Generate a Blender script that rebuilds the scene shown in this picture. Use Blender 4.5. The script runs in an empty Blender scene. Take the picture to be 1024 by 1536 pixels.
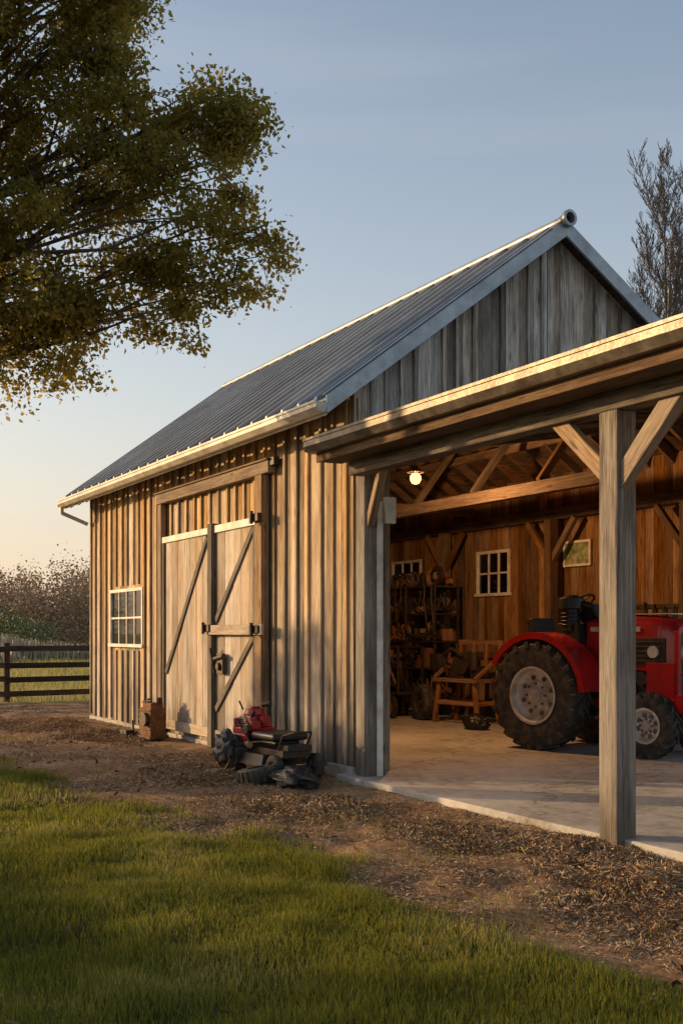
import bpy, math, random
import numpy as np
from mathutils import Vector, Matrix
random.seed(7); rng=np.random.default_rng(7)
scene=bpy.context.scene
D=bpy.data
R=math.radians
# ------------------------------------------------------------------ helpers
def link(o,parent=None):
    scene.collection.objects.link(o)
    if parent: o.parent=parent
    return o
def empty(name,loc=(0,0,0),rz=0):
    e=D.objects.new(name,None); e.empty_display_size=.3; e.location=loc; e.rotation_euler=(0,0,rz)
    return link(e)
class NT:
    def __init__(s,name):
        s.m=D.materials.new(name); s.m.use_nodes=True; s.t=s.m.node_tree; s.n=s.t.nodes; s.l=s.t.links
        s.n.clear(); s.out=s.n.new('ShaderNodeOutputMaterial')
    def add(s,typ,**k):
        n=s.n.new(typ)
        for a,b in k.items():
            if a=='inp':
                for i,v in b.items():
                    if hasattr(v,'is_output') : s.l.new(v,n.inputs[i])
                    else: n.inputs[i].default_value=v
            else: setattr(n,a,b)
        return n
    def noise(s,vec,scale,detail=4,rough=.55):
        n=s.add('ShaderNodeTexNoise',inp={'Scale':scale,'Detail':detail,'Roughness':rough})
        if vec is not None: s.l.new(vec,n.inputs['Vector'])
        return n.outputs['Fac']
    def ramp(s,fac,stops):
        n=s.add('ShaderNodeValToRGB'); s.l.new(fac,n.inputs[0]); e=n.color_ramp.elements
        while len(e)<len(stops): e.new(.5)
        for i,(p,c) in enumerate(stops):
            e[i].position=p; e[i].color=(c[0],c[1],c[2],1) if not isinstance(c,(int,float)) else (c,c,c,1)
        return n.outputs['Color']
    def mix(s,fac,a,b,mode='MIX'):
        n=s.add('ShaderNodeMix',data_type='RGBA',blend_type=mode)
        for idx,v in ((0,fac),(6,a),(7,b)):
            if hasattr(v,'is_output'): s.l.new(v,n.inputs[idx])
            elif idx==0: n.inputs[0].default_value=v
            else: n.inputs[idx].default_value=(v[0],v[1],v[2],1)
        return n.outputs[2]
    def math(s,op,a,b=0.0,c=None,clamp=False):
        n=s.add('ShaderNodeMath',operation=op,use_clamp=clamp)
        for i,v in enumerate((a,b)+((c,) if c is not None else ())):
            if hasattr(v,'is_output'): s.l.new(v,n.inputs[i])
            else: n.inputs[i].default_value=v
        return n.outputs[0]
    def bump(s,h,strength=.4,dist=.01):
        n=s.add('ShaderNodeBump',inp={'Strength':strength,'Distance':dist}); s.l.new(h,n.inputs['Height']); return n.outputs[0]
    def bsdf(s,col,rough=.8,metal=0,normal=None,spec=.3,**k):
        n=s.add('ShaderNodeBsdfPrincipled')
        for nm,v in (('Base Color',col),('Roughness',rough),('Metallic',metal),('Specular IOR Level',spec)):
            if hasattr(v,'is_output'): s.l.new(v,n.inputs[nm])
            elif nm=='Base Color': n.inputs[nm].default_value=(v[0],v[1],v[2],1)
            else: n.inputs[nm].default_value=v
        if normal is not None: s.l.new(normal,n.inputs['Normal'])
        for a,b in k.items(): n.inputs[a].default_value=b
        return n
    def done(s,node):
        s.l.new(node.outputs[0],s.out.inputs[0]); return s.m

def wood(name,dark,mid,light,var=.5,bump=.5,rough=.85,low_tones=None,wscale=1.0):
    t=NT(name)
    uv=t.add('ShaderNodeUVMap').outputs[0]
    rn=t.add('ShaderNodeAttribute',attribute_name='rnd').outputs['Fac']
    off=t.math('MULTIPLY',rn,37.0)
    cb=t.add('ShaderNodeCombineXYZ'); t.l.new(off,cb.inputs[2])
    va=t.add('ShaderNodeVectorMath',operation='ADD'); t.l.new(uv,va.inputs[0]); t.l.new(cb.outputs[0],va.inputs[1])
    def mp(sx,sy):
        m=t.add('ShaderNodeMapping'); m.inputs['Scale'].default_value=(sx,sy,1); t.l.new(va.outputs[0],m.inputs[0]); return m.outputs[0]
    grain=t.noise(mp(60,1.3),1,6,.7)
    fine=t.noise(mp(200,4),1,4,.6)
    blot=t.noise(mp(5,1.1),1,5,.65)
    knot=t.add('ShaderNodeTexVoronoi',inp={'Scale':1.0}); t.l.new(mp(9,1.9),knot.inputs['Vector'])
    kn=t.ramp(knot.outputs['Distance'],[(0,0),(.09,0),(.16,1)])
    g=t.math('ADD',t.math('MULTIPLY',grain,.6),t.math('MULTIPLY',blot,.55))
    col=t.ramp(g,[(.42,dark),(.56,mid),(.70,light)])
    col=t.mix(t.math('MULTIPLY',t.ramp(fine,[(.38,1),(.52,0)]),.65),col,(dark[0]*.6,dark[1]*.6,dark[2]*.6))
    col=t.mix(t.math('MULTIPLY_ADD',kn,-.65,.65),col,(dark[0]*.5,dark[1]*.45,dark[2]*.4))
    if low_tones:  # second tone set blends in lower down, dark brown nearest the bottom
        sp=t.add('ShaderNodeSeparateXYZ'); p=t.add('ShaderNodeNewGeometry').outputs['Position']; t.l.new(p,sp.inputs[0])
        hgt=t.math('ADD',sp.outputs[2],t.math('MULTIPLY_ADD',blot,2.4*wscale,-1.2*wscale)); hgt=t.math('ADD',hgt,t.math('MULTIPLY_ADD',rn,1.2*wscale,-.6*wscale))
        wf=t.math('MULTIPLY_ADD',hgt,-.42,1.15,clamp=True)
        grey=t.ramp(g,[(.42,low_tones[0]),(.56,low_tones[1]),(.70,low_tones[2])])
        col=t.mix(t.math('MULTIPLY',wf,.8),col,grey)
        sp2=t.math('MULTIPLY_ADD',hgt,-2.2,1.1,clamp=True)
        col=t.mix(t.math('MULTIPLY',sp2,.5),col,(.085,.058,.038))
    v=t.math('MULTIPLY_ADD',rn,var,1-var*.55)
    hsv=t.add('ShaderNodeHueSaturation'); t.l.new(col,hsv.inputs['Color']); t.l.new(v,hsv.inputs['Value'])
    rr=t.math('FRACT',t.math('MULTIPLY',rn,7.31)); t.l.new(t.math('MULTIPLY_ADD',rr,.6,.65),hsv.inputs['Saturation'])
    h=t.math('ADD',grain,t.math('MULTIPLY',fine,.6)); h=t.math('MULTIPLY',h,1)
    return t.done(t.bsdf(hsv.outputs[0],rough,0,t.bump(h,bump,.012),.2))
def simple(name,c,rough=.5,metal=0,nscale=8,var=.25,bump=.15,spec=.4,dirt=None,dirtamt=.5,**k):
    t=NT(name); ob=t.add('ShaderNodeTexCoord').outputs['Object']
    n1=t.noise(ob,nscale,6,.6); n2=t.noise(ob,nscale*6,4)
    a=tuple(x*(1-var) for x in c); b=tuple(min(1,x*(1+var)) for x in c)
    col=t.ramp(n1,[(.3,a),(.7,b)])
    if dirt: col=t.mix(t.math('MULTIPLY',t.ramp(t.noise(ob,nscale*.6,8,.7),[(.45,0),(.62,1)]),dirtamt),col,dirt)
    r=t.math('MULTIPLY_ADD',n2,.3,rough-.15,clamp=True)
    return t.done(t.bsdf(col,r,metal,t.bump(n2,bump,.01),spec,**k))
M={}
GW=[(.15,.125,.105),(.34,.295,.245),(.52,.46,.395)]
M['wall']=wood('weathered_siding',(.22,.125,.06),(.53,.36,.195),(.74,.54,.33),.75,low_tones=GW)
M['gable']=wood('grey_boards',(.14,.11,.088),(.38,.31,.245),(.60,.51,.42),1.0,.7)
M['door']=wood('door_boards',(.27,.20,.145),(.50,.40,.31),(.65,.545,.45),.4,low_tones=[(.20,.17,.145),(.38,.33,.28),(.52,.46,.40)])
M['doorbrace']=wood('door_brace_wood',(.08,.065,.05),(.17,.14,.115),(.27,.23,.19),.3)
M['frame']=wood('frame_timber',(.14,.09,.055),(.32,.21,.125),(.46,.33,.21),.3)
M['post']=wood('post_timber',(.10,.078,.06),(.27,.22,.175),(.43,.365,.30),.25,.9,low_tones=[(.09,.072,.057),(.24,.20,.16),(.38,.33,.275)],wscale=.5)
M['plate']=wood('plate_timber',(.08,.055,.038),(.21,.155,.11),(.34,.26,.19),.3,.7)
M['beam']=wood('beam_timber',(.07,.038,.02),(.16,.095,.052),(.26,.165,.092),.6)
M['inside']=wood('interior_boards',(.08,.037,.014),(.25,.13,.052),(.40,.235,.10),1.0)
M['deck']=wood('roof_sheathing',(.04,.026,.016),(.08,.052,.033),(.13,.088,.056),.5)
M['furn']=wood('furniture_wood',(.12,.05,.02),(.30,.13,.05),(.42,.22,.10),.3)
M['fence']=wood('fence_wood',(.03,.022,.018),(.07,.05,.04),(.13,.10,.08),.5)
M['white']=simple('white_paint',(.72,.69,.64),.5,0,6,.12,.1,dirt=(.3,.25,.2),dirtamt=.5)
M['gutter']=simple('gutter_metal',(.58,.53,.46),.35,.1,5,.15,.1,dirt=(.25,.2,.15),dirtamt=.5)
M['rustgutter']=simple('weathered_gutter',(.19,.16,.13),.42,.3,7,.4,.3,dirt=(.085,.058,.04),dirtamt=.8)
M['roof']=simple('roof_metal',(.36,.375,.385),.40,.35,1.4,.2,.15,dirt=(.22,.215,.21),dirtamt=.5)
M['trim']=simple('barge_metal',(.29,.305,.32),.38,.4,5,.25,.1)
M['dark']=simple('black_plastic',(.018,.018,.02),.4,0,10,.4,.2)
M['rubber']=simple('rubber',(.028,.027,.027),.75,0,14,.4,.5,dirt=(.12,.095,.07),dirtamt=.7)
M['red']=simple('red_paint',(.42,.012,.016),.3,0,6,.15,.05,dirt=(.16,.03,.025),dirtamt=.5,**{'Coat Weight':.3})
M['rim']=simple('rim_paint',(.66,.65,.61),.4,.3,7,.15,.2,dirt=(.27,.20,.13),dirtamt=.6)
M['steel']=simple('dull_steel',(.22,.21,.20),.4,.7,12,.4,.3,dirt=(.10,.06,.035),dirtamt=.6)
M['iron']=simple('dark_iron',(.04,.036,.033),.5,.4,12,.5,.4,dirt=(.12,.06,.03),dirtamt=.5)
M['rust']=simple('rusty_metal',(.20,.09,.04),.8,.1,14,.5,.6,dirt=(.07,.04,.025),dirtamt=.8)
M['copper']=simple('brass_parts',(.35,.2,.09),.4,.6,12,.4,.3)
M['tarp']=simple('black_plastic_sheet',(.022,.022,.025),.28,0,20,.3,.8,spec=.5)
M['bark']=simple('bark',(.09,.065,.045),.9,0,9,.5,1.0)
M['twig']=simple('bare_bark',(.14,.115,.095),.9,0,9,.4,.6)
M['print']=simple('green_print',(.16,.22,.10),.4,0,9,.7,.0,dirt=(.45,.42,.30),dirtamt=.8)
def concrete():
    t=NT('concrete'); p=t.add('ShaderNodeNewGeometry').outputs['Position']
    a=t.noise(p,.7,8,.6); b=t.noise(p,9,8,.7); c=t.noise(p,60,4)
    col=t.ramp(t.math('ADD',t.math('MULTIPLY',a,.6),t.math('MULTIPLY',b,.4)),[(.38,(.20,.175,.15)),(.5,(.38,.355,.325)),(.64,(.50,.475,.44))])
    cr=t.add('ShaderNodeTexVoronoi',feature='DISTANCE_TO_EDGE',inp={'Scale':.45})
    wv=t.add('ShaderNodeVectorMath',operation='ADD'); nn=t.add('ShaderNodeTexNoise',inp={'Scale':2.0,'Detail':5}); t.l.new(p,nn.inputs[0]); t.l.new(p,wv.inputs[0]); t.l.new(nn.outputs['Color'],wv.inputs[1]); t.l.new(wv.outputs[0],cr.inputs['Vector'])
    ck=t.ramp(cr.outputs['Distance'],[(0,1),(.004,1),(.010,0)])
    col=t.mix(t.math('MULTIPLY',ck,.5),col,(.09,.075,.06))
    return t.done(t.bsdf(col,.75,0,t.bump(t.math('ADD',b,t.math('MULTIPLY',c,.5)),.35,.01),.3))
M['concrete']=concrete()
def glass():
    t=NT('window_glass'); g=t.add('ShaderNodeBsdfGlossy',inp={'Roughness':.03,'Color':(.9,.9,.9,1)}); tr=t.add('ShaderNodeBsdfTransparent',inp={'Color':(.8,.8,.77,1)})
    f=t.add('ShaderNodeFresnel',inp={'IOR':1.5}); m=t.add('ShaderNodeMixShader'); fac=t.math('MULTIPLY_ADD',f.outputs[0],1.0,.06,clamp=True)
    t.l.new(fac,m.inputs[0]); t.l.new(tr.outputs[0],m.inputs[1]); t.l.new(g.outputs[0],m.inputs[2]); return t.done(m)
M['glass']=glass()
def emis(name,c,s):
    t=NT(name); e=t.add('ShaderNodeEmission',inp={'Color':(*c,1),'Strength':s}); return t.done(e)
M['bulb']=emis('bulb_glow',(1,.48,.13),4.5)
def leafmat(name,stops,trans=.45,tcol=None):
    t=NT(name); rn=t.add('ShaderNodeAttribute',attribute_name='rnd').outputs['Fac']
    col=t.ramp(rn,stops)
    d=t.bsdf(col,.6,0,None,.25)
    if not trans: return t.done(d)
    tr=t.add('ShaderNodeBsdfTranslucent')
    if tcol: c2=t.mix(.6,col,tcol); t.l.new(c2,tr.inputs[0])
    else: t.l.new(col,tr.inputs[0])
    m=t.add('ShaderNodeMixShader',inp={0:trans}); t.l.new(d.outputs[0],m.inputs[1]); t.l.new(tr.outputs[0],m.inputs[2]); return t.done(m)
M['leaf']=leafmat('oak_leaves',[(0,(.06,.066,.016)),(.5,(.15,.145,.03)),(.85,(.28,.23,.045)),(1,(.36,.22,.05))],.55,(.68,.50,.08))
M['farleaf']=leafmat('far_foliage',[(0,(.24,.17,.115)),(.5,(.33,.23,.145)),(1,(.44,.31,.19))],0)  # distance haze is put into the colour: ramp kept pale
M['shrub']=leafmat('shrub_foliage',[(0,(.08,.10,.045)),(1,(.16,.18,.085))],0)
M['grass']=leafmat('grass_blades',[(0,(.045,.068,.012)),(.6,(.10,.135,.02)),(.85,(.20,.20,.042)),(1,(.42,.33,.15))],.4,(.40,.38,.045))
M['reed']=leafmat('reeds',[(0,(.28,.24,.15)),(1,(.48,.43,.30))],0)
M['chip']=leafmat('wood_chips',[(0,(.09,.052,.03)),(.5,(.29,.185,.10)),(1,(.62,.45,.27))],0)
M['dry']=leafmat('dry_leaves',[(0,(.09,.04,.02)),(1,(.22,.11,.05))],0)

class MB:
    def __init__(s): s.v=[];s.f=[];s.uv=[];s.rn=[];s.mi=[]
    def hexa(s,c,mat=0,rnd=None,ax=None):
        c=[Vector(p) for p in c]; b=len(s.v); s.v+= [tuple(p) for p in c]
        dx=(c[1]-c[0]); dy=(c[2]-c[0]); dz=(c[4]-c[0]); ds=[dx,dy,dz]
        L=[d.length for d in ds]
        if ax is None: ax=L.index(max(L))
        u=[d.normalized() for d in ds]
        rr=random.random() if rnd is None else rnd
        o1=random.random()*5;o2=random.random()*9
        oth=[i for i in range(3) if i!=ax]
        for f in ((0,2,3,1),(4,5,7,6),(0,1,5,4),(2,6,7,3),(0,4,6,2),(1,3,7,5)):
            s.f.append([b+i for i in f]); s.rn.append(rr); s.mi.append(mat)
            for i in f:
                p=c[i]-c[0]; s.uv.append((p.dot(u[oth[0]])+p.dot(u[oth[1]])*.97+o1,p.dot(u[ax])+o2))
    def box(s,cen,size,mat=0,rot=None,rnd=None,ax=None,taper=None):
        cen=Vector(cen); hx,hy,hz=[q/2 for q in size]; cs=[]
        for k in (-1,1):
            for j in (-1,1):
                for i in (-1,1):
                    tx=ty=1
                    if taper and k==1: tx,ty=taper
                    p=Vector((i*hx*tx,j*hy*ty,k*hz))
                    if rot is not None: p=rot@p
                    cs.append(cen+p)
        s.hexa(cs,mat,rnd,ax)
    def b6(s,x0,x1,y0,y1,z0,z1,mat=0,rnd=None,ax=None):
        s.box(((x0+x1)/2,(y0+y1)/2,(z0+z1)/2),(x1-x0,y1-y0,z1-z0),mat,None,rnd,ax)
    def beam(s,p0,p1,w,h,mat=0,up=(0,0,1),rnd=None):
        p0=Vector(p0);p1=Vector(p1);d=(p1-p0);L=d.length;d.normalize();up=Vector(up)
        sd=d.cross(up)
        if sd.length<1e-4: sd=d.cross(Vector((0,1,0)))
        sd.normalize();u=sd.cross(d); rot=Matrix((d,sd*-1,u)).transposed()
        s.box((p0+p1)/2,(L,w,h),mat,rot,rnd,0)
    def cyl(s,p0,p1,r0,r1=None,n=12,mat=0,caps=True,rnd=None):
        if r1 is None:r1=r0
        p0=Vector(p0);p1=Vector(p1);d=(p1-p0).normalized();a=d.orthogonal().normalized();bb=d.cross(a)
        b=len(s.v);L=(p1-p0).length;rr=random.random() if rnd is None else rnd
        for p,r in((p0,r0),(p1,r1)):
            for i in range(n):
                t=2*math.pi*i/n; s.v.append(tuple(p+a*math.cos(t)*r+bb*math.sin(t)*r))
        for i in range(n):
            j=(i+1)%n; s.f.append([b+i,b+j,b+n+j,b+n+i]); s.rn.append(rr); s.mi.append(mat)
            cc=6.28*r0/n; s.uv+=[(i*cc,0),((i+1)*cc,0),((i+1)*cc,L),(i*cc,L)]
        if caps:
            s.f.append([b+n-1-i for i in range(n)]);s.rn.append(rr);s.mi.append(mat);s.uv+=[(0,0)]*n
            s.f.append([b+n+i for i in range(n)]);s.rn.append(rr);s.mi.append(mat);s.uv+=[(0,0)]*n
    def path(s,pts,r,n=6,mat=0):
        for a,b in zip(pts[:-1],pts[1:]): s.cyl(a,b,r,r,n,mat)
    def revolve(s,prof,cen,axis='y',n=40,mat=0,closed=True):
        b=len(s.v);m=len(prof);cen=Vector(cen);rr=random.random()
        for i in range(n):
            t=2*math.pi*i/n
            for (r,w) in prof:
                if axis=='y': p=Vector((r*math.cos(t),w,r*math.sin(t)))
                elif axis=='z': p=Vector((r*math.cos(t),r*math.sin(t),w))
                else: p=Vector((w,r*math.cos(t),r*math.sin(t)))
                s.v.append(tuple(cen+p))
        rng_=m if closed else m-1
        for i in range(n):
            i2=(i+1)%n
            for k in range(rng_):
                k2=(k+1)%m
                s.f.append([b+i*m+k,b+i*m+k2,b+i2*m+k2,b+i2*m+k]);s.rn.append(rr);s.mi.append(mat)
                s.uv+=[(0,0),(1,0),(1,1),(0,1)]
    def obj(s,name,mats,parent=None,smooth=False,bevel=0,loc=(0,0,0),rz=0,seg=2):
        me=D.meshes.new(name); me.from_pydata(s.v,[],s.f)
        for m in mats: me.materials.append(M[m])
        uvl=me.uv_layers.new(name='UVMap'); uvl.data.foreach_set('uv',np.array(s.uv,dtype=np.float32).ravel())
        at=me.attributes.new('rnd','FLOAT','FACE'); at.data.foreach_set('value',np.array(s.rn,dtype=np.float32))
        me.polygons.foreach_set('material_index',np.array(s.mi,dtype=np.int32))
        if smooth:
            me.polygons.foreach_set('use_smooth',[True]*len(me.polygons))
            try: me.set_sharp_from_angle(angle=R(38))
            except Exception: pass
        me.update(); o=D.objects.new(name,me); o.location=loc;o.rotation_euler=(0,0,rz); link(o,parent)
        if bevel:
            bv=o.modifiers.new('bevel','BEVEL');bv.width=bevel;bv.segments=seg;bv.limit_method='ANGLE';bv.angle_limit=R(40)
        return o
def quads(name,V,rnd,mat,parent=None):
    N=V.shape[0]; k=V.shape[1]; me=D.meshes.new(name)
    me.vertices.add(N*k); me.vertices.foreach_set('co',V.astype(np.float32).ravel())
    me.loops.add(N*k); me.loops.foreach_set('vertex_index',np.arange(N*k,dtype=np.int32))
    me.polygons.add(N); me.polygons.foreach_set('loop_start',np.arange(0,N*k,k,dtype=np.int32))
    me.materials.append(M[mat]); 
    me.update(calc_edges=True)
    at=me.attributes.new('rnd','FLOAT','FACE'); at.data.foreach_set('value',rnd.astype(np.float32))
    o=D.objects.new(name,me); return link(o,parent)
def vnoise(x,y,scale,seed):
    r=np.random.default_rng(seed); G=r.random((256,256)); x=x*scale+1000;y=y*scale+1000
    xi=np.floor(x).astype(int);yi=np.floor(y).astype(int);fx=x-xi;fy=y-yi;fx=fx*fx*(3-2*fx);fy=fy*fy*(3-2*fy)
    g=lambda a,b:G[a%256,b%256]
    return (g(xi,yi)*(1-fx)+g(xi+1,yi)*fx)*(1-fy)+(g(xi,yi+1)*(1-fx)+g(xi+1,yi+1)*fx)*fy
def edge(x): return -2.95+.092*x
# ------------------------------------------------------------------ ground
def hfun(x,y):
    d=y-edge(x)
    dirt=np.clip((d+.3)/.6,0,1)
    h=-.03+ (vnoise(x,y,.35,1)-.5)*.07
    h=h+dirt*((vnoise(x,y,2.2,2)-.5)*.07+(vnoise(x,y,7,3)-.5)*.035)
    h=h+(1-dirt)*((vnoise(x,y,1.1,4)-.5)*.06+.02)
    near=np.clip((y+.9)/.7,0,1)*np.clip((7.5-x)/1,0,1)
    h=h*(1-near)+near*(-.03+(vnoise(x,y,5,6)-.5)*.03)
    far=np.clip((-x-14)/30,0,1)
    return h+far*(vnoise(x,y,.05,5)-.5)*.5
def axisc(a,b,st,far):
    f=np.arange(a,b+st,st); lo=a-np.geomspace(.2,far,34)[::-1]; hi=f[-1]+np.geomspace(.2,far,34)
    return np.concatenate([lo,f,hi])
xs=axisc(-15,9.5,.06,1500); ys=axisc(-8,.3,.06,1500)
X,Y=np.meshgrid(xs,ys,indexing='ij'); Z=hfun(X,Y)
inside=(Y>.05)&(Y<6.4)&(X>-10)&(X<8); Z=np.where(inside,-.12,Z)
nx,ny=len(xs),len(ys)
me=D.meshes.new('ground'); me.vertices.add(nx*ny); me.vertices.foreach_set('co',np.stack([X,Y,Z],-1).astype(np.float32).ravel())
i,j=np.meshgrid(np.arange(nx-1),np.arange(ny-1),indexing='ij'); a=(i*ny+j).ravel()
F=np.stack([a,a+ny,a+ny+1,a+1],-1).astype(np.int32); nf=len(F)
me.loops.add(nf*4); me.loops.foreach_set('vertex_index',F.ravel()); me.polygons.add(nf); me.polygons.foreach_set('loop_start',np.arange(0,nf*4,4,dtype=np.int32)); me.polygons.foreach_set('use_smooth',[True]*nf); me.update(calc_edges=True)
t=NT('ground_soil_and_grass'); p=t.add('ShaderNodeNewGeometry').outputs['Position']
sp=t.add('ShaderNodeSeparateXYZ'); t.l.new(p,sp.inputs[0])
d=t.math('SUBTRACT',sp.outputs[1],t.math('MULTIPLY_ADD',sp.outputs[0],.092,-2.95))
d=t.math('ADD',d,t.math('MULTIPLY_ADD',t.noise(p,1.2,6,.7),1.0,-.5))
lawn=t.math('MULTIPLY_ADD',d,-3.0,.5,clamp=True)
fx=t.math('ADD',sp.outputs[0],t.math('MULTIPLY_ADD',t.noise(p,.8,4),1.5,-.75)); field=t.math('MULTIPLY_ADD',fx,-1.0,-14.2,clamp=True)
fy=t.math('MULTIPLY_ADD',sp.outputs[1],1.0,-8.5,clamp=True)
g=t.math('MAXIMUM',t.math('MAXIMUM',lawn,field),fy)
n1=t.noise(p,.9,6,.6); n2=t.noise(p,14,8,.75); n3=t.noise(p,75,6,.7)
dirt=t.ramp(t.math('ADD',t.math('MULTIPLY',n1,.5),t.math('MULTIPLY',n2,.5)),[(.38,(.11,.063,.036)),(.5,(.30,.185,.105)),(.62,(.54,.385,.24))])
dirt=t.mix(t.math('MULTIPLY',t.ramp(n3,[(.4,0),(.6,1)]),.35),dirt,(.32,.21,.125))
soilg=t.ramp(n2,[(.35,(.035,.04,.012)),(.65,(.08,.09,.025))])
fieldc=t.ramp(t.math('ADD',t.math('MULTIPLY',t.noise(p,.12,6,.6),.6),t.math('MULTIPLY',n2,.4)),[(.35,(.19,.17,.055)),(.5,(.35,.29,.10)),(.65,(.50,.39,.18))])
gc=t.mix(field,soilg,fieldc)
col=t.mix(g,dirt,gc)
hh=t.math('ADD',n2,t.math('MULTIPLY',n3,.5))
me.materials.append(t.done(t.bsdf(col,.95,0,t.bump(hh,.8,.035),.1)))
link(D.objects.new('ground',me))
def blades(n,x0,x1,y0,y1,hmin,hmax,w,seed,maskfn):
    r=np.random.default_rng(seed); x=r.uniform(x0,x1,n);y=r.uniform(y0,y1,n); k=maskfn(x,y,r); x=x[k];y=y[k]; n=len(x)
    z=hfun(x,y); tuft=.45+1.1*vnoise(x,y,3.5,21)
    h=r.uniform(hmin,hmax,n)*tuft; th=r.uniform(0,6.283,n); lean=r.normal(0,.5,n)*h; la=r.uniform(0,6.283,n)
    ww=w*r.uniform(.6,1.3,n)/2; cx,sx=np.cos(th)*ww,np.sin(th)*ww; lx,ly=np.cos(la)*lean,np.sin(la)*lean
    b0=np.stack([x-cx,y-sx,z-.01],-1);b1=np.stack([x+cx,y+sx,z-.01],-1)
    t1=np.stack([x+cx*.25+lx,y+sx*.25+ly,z+h],-1);t0=np.stack([x-cx*.25+lx,y-sx*.25+ly,z+h],-1)
    rn=np.clip(r.random(n)*.8+(vnoise(x,y,1.5,8)-.42)*.9+(vnoise(x,y,6,9)-.5)*.3,0,1)
    return np.stack([b0,b1,t1,t0],1),rn
def lawnmask(x,y,r):
    d=y-edge(x)+(vnoise(x,y,1.3,11)-.5)*.9+(vnoise(x,y,5,12)-.5)*.4
    return r.random(len(x))<np.clip(-d*1.8+.3,0.0,1)*(.3+1.0*vnoise(x,y,2.5,15))
A,ra=blades(310000,2.2,9,-6.2,-1.9,.028,.072,.0058,1,lawnmask)
B,rb=blades(180000,-9,2.2,-7.5,-2,.03,.075,.010,2,lawnmask)
C,rc=blades(7000,-9,8,-3.2,-.6,.03,.07,.008,3,lambda x,y,r:vnoise(x,y,1.7,31)>.7)
quads('lawn_grass',np.concatenate([A,B,C]),np.concatenate([ra,rb,rc]),'grass')
A,ra=blades(60000,-60,-15.2,-14,18,.05,.20,.03,5,lambda x,y,r:r.random(len(x))<.9)
quads('field_grass',A,np.clip(ra+.5,0,1),'grass')
def scat(n,x0,x1,y0,y1,l,w,seed,maskfn,lift=.012,tilt=.35):
    r=np.random.default_rng(seed); x=r.uniform(x0,x1,n);y=r.uniform(y0,y1,n);k=maskfn(x,y,r);x=x[k];y=y[k];n=len(x)
    z=hfun(x,y)+lift*r.uniform(.1,1,n); th=r.uniform(0,6.283,n); L=r.uniform(l[0],l[1],n)/2; W=r.uniform(w[0],w[1],n)/2
    ti=r.normal(0,tilt,n)*L; t2=r.normal(0,.5,n)*W
    a=np.stack([np.cos(th)*L,np.sin(th)*L,ti],-1); b=np.stack([-np.sin(th)*W,np.cos(th)*W,t2],-1); c=np.stack([x,y,z],-1)
    return np.stack([c-a-b,c+a-b,c+a+b*.6,c-a+b],1),r.random(n)
dm=lambda x,y,r:(y-edge(x)+(vnoise(x,y,1.3,11)-.5)*.9>-.15)&(r.random(len(x))<-.12+1.6*vnoise(x,y,1.1,41)**2)
A,ra=scat(170000,0,8.5,-3.6,-.25,(.010,.042),(.002,.006),6,dm,.02)
B,rb=scat(90000,-14,0,-4.2,-.1,(.015,.06),(.004,.010),7,dm,.02)
quads('mulch',np.concatenate([A,B]),np.concatenate([ra,rb]),'chip')
def heap(cx,cy,rad,hh,n,seed):
    r=np.random.default_rng(seed); a=r.uniform(0,6.283,n); q=np.sqrt(r.random(n))*rad*(.7+.6*vnoise(np.cos(a)*2,np.sin(a)*2,1,seed+50)); x=cx+np.cos(a)*q*1.7;y=cy+np.sin(a)*q
    z=hfun(x,y)+hh*np.clip(1-(q/rad)**2,0,1)*(.5+vnoise(x,y,9,seed))*r.uniform(.3,1,n); th=r.uniform(0,6.283,n);L=r.uniform(.008,.032,n);W=r.uniform(.001,.003,n);ti=r.normal(0,.5,n)*L
    aa=np.stack([np.cos(th)*L,np.sin(th)*L,ti],-1);b=np.stack([-np.sin(th)*W,np.cos(th)*W,W],-1);c=np.stack([x,y,z],-1)
    return np.stack([c-aa-b,c+aa-b,c+aa+b,c-aa+b],1),r.random(n)*(.5+.6*vnoise(x,y,4,seed+9))
hs=[heap(4.35,-.6,.5,.06,9000,1),heap(5.3,-.85,.55,.07,10000,2),heap(3.4,-1.0,.5,.05,8000,3),heap(6.1,-1.3,.6,.06,9000,4),heap(-1,-1.3,.6,.06,8000,5),heap(-6,-1.0,.7,.09,8000,6),heap(-8.5,-1.3,.9,.10,8000,7),heap(1.6,-1.4,.6,.05,7000,8)]
quads('straw_litter',np.concatenate([h[0] for h in hs]),np.clip(np.concatenate([h[1] for h in hs]),0,1),'chip')
A,ra=scat(420,-6,8.5,-6,-1,(.03,.06),(.02,.04),9,lambda x,y,r:x<99,.04,.5)
quads('fallen_leaves',A,ra,'dry')
# ------------------------------------------------------------------ slab
s=MB(); s.b6(-9.88,0,.06,6.04,-.2,.028); s.b6(.002,7.6,-.22,6.4,-.2,.03); s.obj('concrete_floor',['concrete'],None,bevel=.012)
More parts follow.
